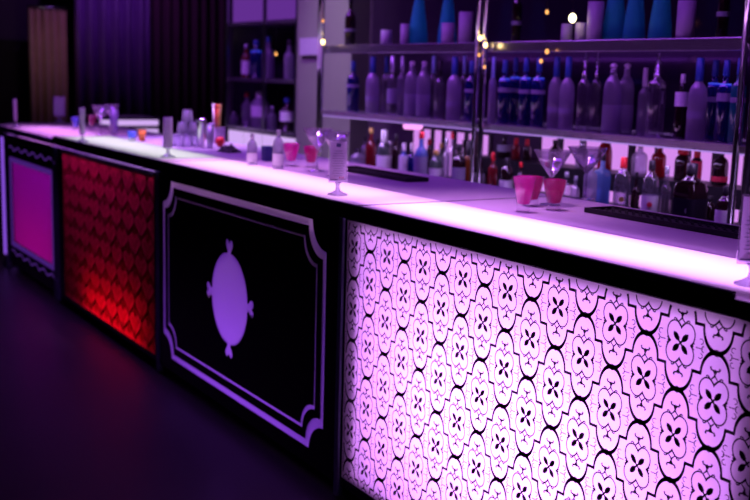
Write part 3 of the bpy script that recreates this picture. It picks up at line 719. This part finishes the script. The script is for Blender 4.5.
# lower row on the back counter
GL = 'bottles on the back counter'
row([
 (358, 149, 16, 'pale wide jar bottle closest to the pier on the back counter', dict(kind='squat', glass='pale', cap='darkcap', caph=(0.85, 1), lab='grey_paper', labz=(0.1, 0.5))),
 (371, 128, 11, 'dark red bottle with gold cap on the back counter', dict(kind='cyl', glass='redglass', cap='goldcap', caph=(0.88, 1.0))),
 (384, 130, 15, 'bottle with large white label and white cap beside the gold capped one', dict(kind='cyl', glass='green', cap='whitecap', caph=(0.72, 1.0), capr=0.45, lab='paper', labz=(0.08, 0.45))),
 (396, 134, 9, 'narrow dark bottle after the white labelled one', dict(kind='cyl', glass='brown', cap='darkcap')),
 (404, 143, 10, 'slim bottle with tall white label', dict(kind='tall', glass='sky', cap='whitecap', caph=(0.78, 1), lab='paper', labz=(0.05, 0.66), dy=-0.03)),
 (412, 143, 9, 'slim deep blue bottle beside the tall white label', dict(kind='tall', glass='blue', cap='whitecap', caph=(0.78, 1), dy=-0.02)),
 (421, 132, 14, 'pale blue bottle with red cap and pink label', dict(kind='cyl', glass='sky', cap='redcap', caph=(0.88, 1), lab='grey_paper', labz=(0.2, 0.55), dy=-0.10)),
 (436, 150, 14, 'greenish bottle with round white label', dict(kind='squat', glass='green', cap='goldcap', caph=(0.86, 1), lab='paper', labz=(0.15, 0.5), dy=-0.04)),
 (446, 138, 8, 'slim clear bottle behind the round white label', dict(kind='tall', glass='pale', cap='silver', dy=0.05)),
 (452, 132, 11, 'clear bottle with red cap near the double post', dict(kind='cyl', glass='clear', cap='redcap', caph=(0.88, 1), dy=0.06)),
 (459, 144, 14, 'dark capped bottle with pale label before the double post', dict(kind='hip', glass='brown', cap='darkcap', lab='grey_paper', labz=(0.12, 0.5), dy=-0.05)),
 (469, 140, 10, 'dark amber bottle leaning on the double post side', dict(kind='cyl', glass='amber', cap='darkcap', caph=(0.6, 1), capr=0.6, dy=0.03)),
 (480, 168, 13, 'short pale bottle at the foot of the double post', dict(kind='squat', glass='frost', cap='whitecap', caph=(0.86, 1), dy=0.08)),
 (493, 152, 10, 'red bottle just past the double post', dict(kind='cyl', glass='redglass', cap='redcap', caph=(0.8, 1))),
 (507, 158, 14, 'dark capped bottle with bright white label behind the pink drinks', dict(kind='squat', glass='brown', cap='darkcap', caph=(0.8, 1), lab='paper', labz=(0.05, 0.45), dy=-0.02)),
 (521, 162, 10, 'dark bottle hidden behind the pink drinks', dict(kind='cyl', glass='brown', cap='redcap')),
 (567, 172, 11, 'small clear bottle behind the martini glasses', dict(kind='tall', glass='clear', cap='silver')),
 (576, 176, 9, 'small pale bottle behind the second martini glass', dict(kind='tall', glass='pale', cap='silver')),
 (590.5, 155, 11, 'pale blue square bottle with light side beside the deeper blue one', dict(kind='hip', glass='frost', cap='bluecap', sq=0.6, dy=-0.06)),
 (602, 152, 14, 'bright blue square gin bottle on the back counter', dict(kind='hip', glass='sky', cap='darkcap', sq=0.6, dy=0.045)),
 (622.5, 157, 17, 'clear bottle with red cap and gilt label next to the blue gin', dict(kind='squat', glass='clear', cap='redcap', caph=(0.82, 1), lab='clear', labz=(0.1, 0.5), emblem='goldcap', dy=-0.06)),
 (636, 172, 9, 'narrow dark bottle between two clear ones', dict(kind='tall', glass='brown', cap='darkcap', dy=-0.04)),
 (650.5, 160, 17, 'clear bottle with white label and red emblem', dict(kind='squat', glass='clear', cap='darkcap', caph=(0.84, 1), lab='paper', labz=(0.12, 0.46), emblem='redprint', dy=-0.07)),
 (666, 166, 11, 'slim clear bottle after the red emblem label', dict(kind='tall', glass='clear', cap='silver', dy=-0.03)),
 (690.5, 163, 28, 'square black whiskey bottle with dark label', dict(kind='squat', glass='brown', cap='darkcap', caph=(0.84, 1), lab='ink', labz=(0.08, 0.5), sq=0.5, dy=-0.07, emblem='grey_paper')),
 (711, 196, 14, 'short dark bottle between the black whiskey and the white label', dict(kind='squat', glass='brown', cap='darkcap', dy=0.04)),
 (726, 186, 19, 'dark bottle with clean white label nearest to the last chrome post', dict(kind='squat', glass='brown', cap='darkcap', caph=(0.84, 1), lab='paper', labz=(0.1, 0.55), dy=-0.08)),
], YF + 0.11, ZC, GL)
# second row of the first bay, behind the labelled bottles
row([
 (365, 137, 9, 'violet tinged bottle behind the pale jar and the gold cap', dict(kind='cyl', glass='pale', cap='darkcap')),
 (378, 139, 10, 'dark bottle in the gap between gold cap and white cap', dict(kind='cyl', glass='brown', cap='darkcap')),
 (390, 141, 10, 'clear bottle behind the shoulder of the large white label', dict(kind='tall', glass='clear', cap='silver')),
 (429, 139, 10, 'dark bottle behind the red cap and the greenish bottle', dict(kind='hip', glass='brown', cap='redcap')),
 (441, 143, 9, 'green bottle silhouetted on the pink light beside the slim clear one', dict(kind='cyl', glass='green', cap='goldcap')),
 (464, 140, 11, 'dark bottle behind the amber one near the double post', dict(kind='bell', glass='brown', cap='darkcap')),
 (473, 143, 9, 'violet glass bottle in the rear row at the double post', dict(kind='tall', glass='pale', cap='silver')),
], YF + 0.30, ZC, 'rear bottles on the back counter')
# rear row on the riser
row([
 (505, 136, 14, 'dark bottle with pale label on the riser behind the pink drinks', dict(kind='cyl', glass='brown', cap='darkcap', lab='grey_paper', labz=(0.3, 0.6))),
 (517, 138, 9, 'red necked bottle on the riser, first of two', dict(kind='cyl', glass='redglass', cap='redcap', caph=(0.6, 1), capr=0.5)),
 (528, 139, 9, 'red necked bottle on the riser, beside its twin', dict(kind='cyl', glass='brown', cap='redcap', caph=(0.6, 1), capr=0.5)),
 (556, 140, 14, 'dark shouldered bottle on the riser above a martini glass', dict(kind='bell', glass='brown', cap='darkcap')),
 (583, 142, 13, 'pale round topped bottle on the riser', dict(kind='squat', glass='pale', cap='silver')),
 (606, 131, 15, 'dark red sloping bottle on the riser behind the blue gin', dict(kind='bell', glass='redglass', cap='darkcap', caph=(0.72, 1), capr=0.42)),
 (641, 146, 16, 'clear globe bottle on the riser', dict(kind='squat', glass='pale', cap='cork', ball=True)),
 (660, 142, 15, 'dark red bottle on the riser beside the clear globe', dict(kind='cyl', glass='redglass', cap='darkcap')),
 (684, 148, 16, 'dark round shouldered bottle with red collar on the riser', dict(kind='squat', glass='brown', cap='redcap', caph=(0.8, 1), capr=0.7)),
 (698, 147, 11, 'red labelled bottle on the riser in the brightest pink', dict(kind='cyl', glass='brown', cap='redcap', caph=(0.7, 1), capr=0.6, lab='redprint', labz=(0.1, 0.6))),
 (722, 150, 16, 'dark round shouldered bottle at the post end of the riser', dict(kind='squat', glass='brown', cap='darkcap', lab='redprint', labz=(0.1, 0.25))),
], YF + 0.34, ZR, 'bottles on the riser')

# far cabinet bottles
def far(px, topy, wpx, z, label, y=1.87, **kw):
    x = spot(px, y, z + 0.1); d = depth((x, y, z)); H = on_y(px, topy, y).z - z
    bottle(label, (x, y, z + 0.0005), H, wpx * d / FPX / 2, group='bottles in the far display cabinet', **kw)
far(246, 44, 9, 1.432, 'amber bottle on the upper board of the far cabinet', kind='cyl', glass='amber', cap='silver', lab='paper', labz=(0.1, 0.5))
far(256, 40, 13, 1.432, 'blue bottle on the upper board of the far cabinet', kind='hip', glass='blue', cap='bluecap', ring=True)
far(268, 36, 12, 1.432, 'frosted bottle on the upper board of the far cabinet', kind='goose', glass='frost', cap='bluecap')
far(289, 40, 10, 1.432, 'pale bottle beside the cabinet upright near the grey pier', kind='tall', glass='frost', cap='darkcap')
far(247, 92, 11, 1.045, 'dark bottle with red cap on the lower board of the far cabinet', kind='cyl', glass='pale', cap='redcap')
far(260, 91, 18, 1.045, 'stout bottle with white cap and label in the far cabinet', kind='squat', glass='frost', cap='whitecap', lab='paper', labz=(0.3, 0.6), caph=(0.8, 1.0))
far(272, 106, 9, 1.045, 'small slim bottle beside the stout white labelled one', kind='tall', glass='frost', cap='silver')
far(287, 98, 14, 1.045, 'dark bottle with cream label next to the grey pier', kind='hip', glass='brown', cap='bluecap', lab='paper', labz=(0.3, 0.6))
far(234, 112, 8, 1.045, 'tiny pale bottle at the outer end of the far cabinet', kind='squat', glass='frost', cap='silver')

# under-shelf pink downlight
t = thing('shelf_downlight', 'glowing pink downlight under the middle shelf', 'light', tuple(on_y(413, 124, YF + 0.05)))
MB().lathe([(0.05, -0.028), (0.055, -0.012), (0.055, 0.0)], 20).build('lens', M['downlight'], t)
MB().lathe([(0.06, 0.0), (0.06, 0.004)], 20).build('rim', M['chrome'], t)

# ------------------------------------------------------------------ things on the bar
ZT = 1.0505
def mat_(x0, x1, y0, y1, label, hgt=0.016):
    t = thing('bar_mat', label, 'bar mat', ((x0 + x1) / 2, (y0 + y1) / 2, ZT + 0.0005), 0, 'black rubber bar mats')
    hx, hy = (x1 - x0) / 2, (y1 - y0) / 2
    MB().box((-hx, -hy, 0), (hx, hy, 0.006)).build('base', M['mat'], t)
    r = MB().box((-hx, -hy, 0.006), (hx, -hy + 0.008, hgt)).box((-hx, hy - 0.008, 0.006), (hx, hy, hgt)).box((-hx, -hy + 0.008, 0.006), (-hx + 0.008, hy - 0.008, hgt)).box((hx - 0.008, -hy + 0.008, 0.006), (hx, hy - 0.008, hgt))
    r.build('rim', M['mat'], t)
    n = MB()
    for i in range(int(2 * hx / 0.03)):
        for j in range(int(2 * hy / 0.03)):
            n.lathe([(0.006, 0.006), (0.005, 0.012)], 6, c=(-hx + 0.02 + i * 0.03, -hy + 0.02 + j * 0.03, 0))
    tag(n.build('nubs', M['mat'], t), kind='stuff')
mat_(0.44, 1.14, 0.605, 0.735, 'long black rubber bar mat in front of the blue gin and whiskey bottles')
mat_(-1.12, -0.55, 0.57, 0.68, 'black rubber bar mat on the ledge behind the menu holder by the counter seam')

def martini(px, py, rpx, label, Z=ZT, group='empty martini glasses'):
    p = on_z(px, py, Z); d = depth(p); s = rpx * d / FPX
    t = thing('martini_glass', label, 'glass', (p.x, p.y, Z), 0, group)
    MB().lathe([(0.037, 0.0), (0.036, 0.003), (0.008, 0.007), (0.0042, 0.014)], 24).build('foot', M['tumbler'], t)
    MB().lathe([(0.0042, 0.014), (0.004, 0.085), (0.006, 0.092)], 12).build('stem', M['tumbler'], t)
    MB().lathe([(0.004, 0.092), (s * 0.55, 0.085 + 0.05), (s, 0.188), (s - 0.0015, 0.188), (s * 0.53, 0.137), (0.003, 0.096)], 32).build('bowl', M['tumbler'], t)
martini(550, 205, 19, 'martini glass standing behind the single dark pink drink'); martini(585, 199, 20, 'martini glass next to the pale blue square bottle')
martini(317, 171, 15, 'martini glass behind the two left pink drinks'); martini(335, 176, 15, 'martini glass hidden partly by the menu holder at the seam')
martini(101, 135, 9, 'martini glass at the far rounded end by the red cup'); martini(112, 133, 8, 'martini glass at the far end beside the tall tumbler')

def drink(px, py, wpx, hpx, label, fill='pink', Z=ZT, full=0.97):
    p = on_z(px, py, Z); d = depth(p); r = wpx * d / FPX / 2; hh = hpx * d / FPX
    t = thing('cocktail_glass', label, 'drink', (p.x, p.y, Z), 0, 'short pink cocktails on the bar')
    prof = [(0.58, 0.0), (0.56, 0.10), (0.54, 0.18), (0.78, 0.55), (1.0, 1.0), (0.95, 1.0), (0.74, 0.58), (0.50, 0.24), (0.0, 0.20)]
    MB().lathe([(a * r, b * hh) for a, b in prof], 24).build('glass', M['tum_clear'], t)
    MB().lathe([(0.0, 0.205 * hh), (0.49 * r, 0.245 * hh), (0.73 * r, 0.58 * hh), (0.93 * r, full * hh), (0.6 * r, (full + 0.03) * hh), (0.0, (full + 0.04) * hh)], 24).build('drink', M[fill], t)
drink(523, 212, 24, 36, 'bright pink cocktail, front one of the two touching glasses'); drink(531, 206, 25, 30, 'red topped cocktail behind the bright pink one', 'red_drink')
drink(553.5, 210, 25, 31, 'dark pink cocktail in front of a martini glass', 'red_drink')
drink(291, 166, 18, 23, 'pink cocktail nearest to the lilac lit cabinet'); drink(311, 167, 17, 21, 'magenta cocktail beside the menu holder at the seam', 'red_drink')
drink(75.5, 130, 9, 13, 'small blue drink at the far rounded end', 'blue_drink'); drink(92, 129, 9, 14, 'small red drink at the far rounded end', 'red_drink')

def menu(px, py, rz, label, Z=ZT, s=1.0, sleeve='sleeve'):
    p = on_z(px, py, Z)
    t = thing('menu_holder', label, 'menu holder', (p.x, p.y, Z), rz, 'acrylic menu holders along the bar')
    MB().lathe([(0.036 * s, 0), (0.036 * s, 0.004), (0.022, 0.009), (0.009, 0.017), (0.0065, 0.03), (0.008, 0.04), (0.014, 0.046)], 28).build('foot', M['pale'], t)
    w, hh = 0.034 * s, 0.15
    MB().box((-w, -0.006, 0.045), (w, 0.006, 0.045 + hh)).build('acrylic_sleeve', M[sleeve], t, bevel=0.002)
    b = MB(); b.v = [(-w + 0.004, 0, 0.050), (w - 0.004, 0, 0.050), (w - 0.004, 0, 0.045 + hh - 0.006), (-w + 0.004, 0, 0.045 + hh - 0.006)]; b.face([0, 1, 2, 3])
    c = b.build('menu_card', M['card'], t)
    for s_ in (-1, 1):
        y0 = -0.0022 if s_ < 0 else 0.0016
        b = MB()
        for k in range(11):
            ww = (w - 0.010) * (0.62 + 0.38 * ((k * 37) % 10) / 10)
            b.box((-ww, y0, 0.067 + k * 0.0088), (ww, y0 + 0.0006, 0.0692 + k * 0.0088))
        b.build('print_lines', M['grey_paper'], c)
        MB().box((-0.008, y0, 0.170), (0.008, y0 + 0.0006, 0.183)).build('emblem', M['navy'], c)
        MB().box((-w + 0.007, y0, 0.0535), (w - 0.007, y0 + 0.0006, 0.0565)).build('rule', M['navy'], c)
        b = MB()
        for q in (0.006, 0.013, 0.019): b.box((s_ * -1 * (q) - 0.0018 if s_ > 0 else q - 0.0018, y0 - 0.0002, 0.058), (s_ * -1 * q + 0.0018 if s_ > 0 else q + 0.0018, y0 + 0.0004, 0.066))
        b.build('red_mark', M['redprint'], c)
    return t
def facing(px, py, turn):
    p = on_z(px, py, ZT); return math.atan2(CAM.y - p.y, CAM.x - p.x) + PI / 2 + math.radians(turn)
menu(337.5, 195, facing(337.5, 195, 14), 'upright menu holder on the pink counter right at the seam')
menu(168, 157, facing(168, 157, 56), 'menu holder at the seam of pale and pink counters', sleeve='milky')
menu(82.5, 142, facing(82.5, 142, 70), 'menu holder over the joint of magenta and red modules', sleeve='milky')
menu(15.5, 127.5, facing(15.5, 127.5, 78), 'thin edge-on menu holder at the rounded tip of the bar', sleeve='milky')
menu(59.5, 121.8, facing(59.5, 121.8, 5), 'broad facing menu holder at the rounded end', s=1.25, sleeve='milky')
menu(751, 285, facing(751, 285, 10), 'large blurred menu holder cut by the picture edge')

# cluster on the ledge behind the pale counter
def ledge_thing(name, px, py, label, cat, group=None, Z=ZT):
    p = on_z(px, py, Z); return thing(name, label, cat, (p.x, p.y, Z), 0, group), depth(p) / FPX
t, k = ledge_thing('shaker_tin', 201, 147, 'steel shaker tin behind the pale counter, nearer the stacked glasses', 'cocktail shaker', 'steel shaker tins')
MB().lathe([(3.6 * k, 0), (4 * k, 2 * k), (5 * k, 26 * k), (5.2 * k, 28 * k), (4.7 * k, 28 * k), (3.4 * k, 3 * k), (0, 3 * k)], 24).build('tin', M['chrome'], t)
MB().lathe([(5.05 * k, 25 * k), (5.35 * k, 26 * k), (5.2 * k, 27 * k)], 24, caps=False).build('band', M['steel'], t)
t, k = ledge_thing('shaker_tin', 210, 148, 'paler shaker tin next to the red fruit', 'cocktail shaker', 'steel shaker tins')
MB().lathe([(3.0 * k, 0), (3.4 * k, 2 * k), (4.2 * k, 24 * k), (3.8 * k, 24 * k), (3.0 * k, 3 * k), (0, 3 * k)], 24).build('tin', M['silver'], t)
MB().lathe([(4.25 * k, 22 * k), (4.5 * k, 23 * k), (4.3 * k, 24 * k)], 24, caps=False).build('band', M['steel'], t)
# stack of upturned glasses
G0 = 'upturned glasses stacked behind the pale counter'
t0, k = ledge_thing('stacked_glass', 177, 146, 'upturned glass at the bottom of the stack, outer side', 'glass', G0)
def upturned(t, k, hh=12, r=6):
    MB().lathe([(r * k, 0), (r * 0.98 * k, 1 * k), (r * 0.72 * k, hh * k), (0, hh * k)], 20).build('bowl', M['pale'], t)
    MB().lathe([(r * 0.72 * k, (hh - 1.2) * k), (r * 0.8 * k, (hh - 0.5) * k), (r * 0.72 * k, (hh + 0.1) * k)], 20, caps=False).build('base_ring', M['clear'], t)
upturned(t0, k)
base = t0.location.copy()
for (dx, dy, dz, lab) in ((0.075, 0.03, 0, 'upturned glass at the bottom of the stack, shaker side'), (0.04, 0.1, 0, 'upturned glass at the rear of the bottom layer of the stack'),
                          (0.035, 0.02, 12.15 * k, 'upturned glass in the second layer of the stack, front'), (0.06, 0.075, 12.15 * k, 'upturned glass in the second layer of the stack, rear'),
                          (0.045, 0.045, 24.3 * k, 'topmost upturned glass of the stack behind the pale counter')):
    c = copy_tree(t0); c.location = base + Vector((dx, dy, dz)); c['label'] = lab
# straw caddy
t, k = ledge_thing('straw_caddy', 217, 143, 'lilac caddy behind the red fruit, holding the straws', 'caddy')
MB().box((-9 * k, -5 * k, 0), (9 * k, 5 * k, 1 * k)).build('base', M['wax'], t)
r_ = MB().box((-9 * k, -5 * k, k), (9 * k, -4.4 * k, 16 * k)).box((-9 * k, 4.4 * k, k), (9 * k, 5 * k, 16 * k)).box((-9 * k, -4.4 * k, k), (-8.4 * k, 4.4 * k, 16 * k)).box((8.4 * k, -4.4 * k, k), (9 * k, 4.4 * k, 16 * k))
r_.build('body', M['wax'], t)
cl = Vector(t.location)
for i, (dx, dy, lean, mname, lab) in enumerate(((-7, 0, -0.10, 'whitecap', 'white straw leaning outward in the lilac caddy'), (-4, 1, -0.05, 'silver', 'silver straw beside the white one'), (-1, -1, 0.02, 'redcap', 'red straw in the lilac caddy'),
                     (2, 1, 0.04, 'bluecap', 'blue straw in the lilac caddy'), (4, -1, 0.06, 'orange', 'orange straw in the lilac caddy'), (6, 0, 0.10, 'goldcap', 'gold straw at the cabinet side of the caddy'))):
    s_ = thing('straw', lab, 'straw', (cl.x + dx * k, cl.y + dy * k, cl.z + 1.05 * k), 0, 'coloured straws in the caddy')
    L = 34 * k
    MB().tube([(0, 0, 0.3 * k), (lean * L * 0.3, 0, L * 0.7), (lean * L * 0.8, 0, L)], 0.9 * k, 8).build('tube', M[mname], s_)
    MB().tube([(lean * L * 0.8, 0, L * 1.001), (lean * L * 1.0, 0, L * 1.10)], 1.0 * k, 8).build('tip', M[mname], s_)
t, k = ledge_thing('apple', 220, 147, 'red fruit in front of the lilac straw caddy', 'fruit')
MB().lathe([(0.0, 0.6 * k), (1.5 * k, 0.0), (4 * k, 2.2 * k), (5 * k, 5.5 * k), (4.2 * k, 8.5 * k), (2 * k, 10 * k), (0, 9.2 * k)], 20).build('flesh', M['redcap'], t)
MB().tube([(0, 0, 9 * k), (0.5 * k, 0, 12 * k)], 0.4 * k, 6).build('stalk', M['brown'], t)
t, k = ledge_thing('bar_cloth', 229, 152, 'dark crumpled cloth on the ledge beside the red fruit', 'cloth')
b = MB(); n = 18
for i in range(n + 1):
    for j in range(n + 1):
        u, v = i / n * 2 - 1, j / n * 2 - 1; e = max(0, 1 - (u * u + v * v) * 0.55)
        b.v.append((u * 14 * k, v * 8 * k, max(0.0, e * (5 + 2.5 * math.sin(7 * u + 3 * v) + 2 * math.sin(9 * v - 2 * u))) * k))
for i in range(n):
    for j in range(n): q = i * (n + 1) + j; b.face([q, q + n + 1, q + n + 2, q + 1], True)
o = b.build('folds', M['mat'], t); o.modifiers.new('thick', 'SOLIDIFY').thickness = 0.004
t, k = ledge_thing('tumbler', 114, 134, 'tall lilac tumbler at the far end of the ledge', 'glass')
MB().lathe([(3.6 * k, 0), (4.6 * k, 24 * k), (4.2 * k, 24 * k), (3.3 * k, 1.2 * k), (0, 1.2 * k)], 20).build('glass', M['frost'], t)
MB().lathe([(3.62 * k, 0.2 * k), (3.75 * k, 3 * k)], 20, caps=False).build('base_band', M['clear'], t)
t, k = ledge_thing('ice_cup', 132, 141, 'small blue and white cup on the ledge behind the pale counter', 'cup')
MB().lathe([(3.4 * k, 0), (4.8 * k, 10 * k), (4.4 * k, 10 * k), (3.2 * k, 1 * k), (0, 1 * k)], 20).build('cup', M['sky'], t)
MB().lathe([(3.5 * k, 0.2 * k), (3.9 * k, 3.4 * k)], 20, caps=False).build('base_band', M['whitecap'], t)
t, k = ledge_thing('garnish_cup', 142, 141, 'small orange cup next to the blue and white one', 'cup')
MB().lathe([(3.0 * k, 0), (4.2 * k, 11 * k), (3.8 * k, 11 * k), (2.8 * k, 1 * k), (0, 1 * k)], 20).build('cup', M['orange'], t)
MB().lathe([(4.15 * k, 10.2 * k), (4.5 * k, 10.8 * k), (4.2 * k, 11.3 * k)], 20, caps=False).build('rim', M['amber'], t)
# things in front of the lilac cabinet panes
for px, py, wpx, topy, g_, lab in ((252, 165, 10, 134, 'frost', 'pale bottle standing before the lilac panes, outer one'), (278, 169, 11, 130, 'frost', 'pale bottle standing before the lilac panes, by the pink cocktail')):
    p = on_z(px, py, ZT); d = depth(p); H = (py - topy) * d / FPX
    bottle(lab, (p.x, p.y, ZT), H, wpx * d / FPX / 2, 'squat', g_, 'silver', lab='paper', labz=(0.1, 0.4), group='pale bottles on the ledge')
t, k = ledge_thing('tin_box', 267, 161, 'navy square tin on the ledge before the lilac panes', 'tin')
MB().box((-5 * k, -4 * k, 0), (5 * k, 4 * k, 13 * k)).build('body', M['navy'], t, bevel=0.003)
MB().box((-5.2 * k, -4.2 * k, 13 * k), (5.2 * k, 4.2 * k, 15 * k)).build('lid', M['navy'], t, bevel=0.003)

# ------------------------------------------------------------------ curtains
def curtain(label, x, y0, y1, z0, z1, mat, waves, amp, cat='curtain'):
    t = thing('curtain', label, cat, (x, (y0 + y1) / 2, z0)); b = MB(); n = waves * 10; h = (y1 - y0) / 2
    for k in range(n + 1):
        yy = -h + 2 * h * k / n; xx = amp * math.sin(2 * PI * waves * k / n) + 0.3 * amp * math.sin(2 * PI * waves * 0.37 * k / n + 1)
        b.v += [(xx, yy, 0), (xx, yy, z1 - z0)]
    for k in range(n): b.face([2 * k, 2 * k + 1, 2 * k + 3, 2 * k + 2], True)
    o = b.build('cloth', mat, t); o.modifiers.new('thick', 'SOLIDIFY').thickness = 0.006
    MB().tube([(0, -h, z1 - z0 + 0.02), (0, h, z1 - z0 + 0.02)], 0.018, 8).build('rail', M['steel'], t)
curtain('tan drape lit warmly in the far corner', -9.0, 1.2, 1.62, 0.02, 2.1, M['tan'], 5, 0.03)
curtain('purple satin drape between tan drape and dark plum curtain', -8.9, 1.68, 2.55, 0.02, 3.1, M['satin_purple'], 6, 0.05)
curtain('dark plum velvet curtain left of the far display cabinet', -9.0, 2.55, 4.4, 0.02, 3.1, M['plum'], 16, 0.045)

# ------------------------------------------------------------------ lights of the room and added fills
VIO = (0.42, 0.085, 1.0)
LIL = (0.62, 0.36, 1.0)
area('shelf_led', (-0.95, YF + 0.03, Z1 - 0.05), (3.4, 0.03), (0.3, 0, 0), 1.4, VIO)
area('shelf_led', (-0.95, YF + 0.01, Z2 - 0.04), (3.4, 0.03), (0.35, 0, 0), 5.0, LIL)
area('cabinet_led', (-4.33, 1.85, 1.84), (1.0, 0.06), (0, 0, 0), 0.7, VIO)
area('overhead_fill', (-0.6, 0.0, 3.3), (3.0, 0.4), (math.radians(22), 0, 0), 15, VIO, spread=1.9)  # unseen violet fill, added to brighten bottles and ledge
area('overhead_fill', (-3.4, 0.0, 3.3), (2.0, 0.4), (math.radians(22), 0, 0), 34, VIO, spread=1.9)  # second added overhead fill, for the far glasses
area('bar_fill', (0.2, 0.35, 3.3), (0.25, 0.25), (0.05, 0, 0), 1.6, (0.95, 0.42, 1.0), spread=0.5)  # these three fills are added to brighten drinks and glassware
area('bar_fill', (-1.3, 0.4, 3.3), (0.25, 0.25), (0.05, 0, 0), 1.6, (0.95, 0.42, 1.0), spread=0.5)
area('bar_fill', (-2.9, 0.45, 3.3), (0.25, 0.25), (0.05, 0, 0), 5.0, (0.8, 0.4, 1.0), spread=0.6)
point('tan_drape_fill', (-8.3, 1.2, 1.9), 0.9, (1.0, 0.8, 0.75))  # unseen warm fill added for the tan drape
area('pier_fill', (-3.0, 0.9, 3.2), (0.3, 0.3), (0.25, 0, 0), 7.0, (0.9, 0.75, 1.0), spread=1.2)  # neutral fill added to lighten the grey pier
point('drape_fill', (-8.0, 2.0, 2.9), 16.0, (0.5, 0.15, 1.0))  # unseen violet fill added to lift the drapes
w = bpy.data.worlds.new('world'); sc.world = w; w.use_nodes = True
w.node_tree.nodes['Background'].inputs[0].default_value = (0.25, 0.1, 0.4, 1); w.node_tree.nodes['Background'].inputs[1].default_value = 0.01
sc.cycles.max_bounces = 12; sc.cycles.transparent_max_bounces = 24; sc.cycles.diffuse_bounces = 4
sc.cycles.caustics_reflective = False; sc.cycles.sample_clamp_indirect = 4.0
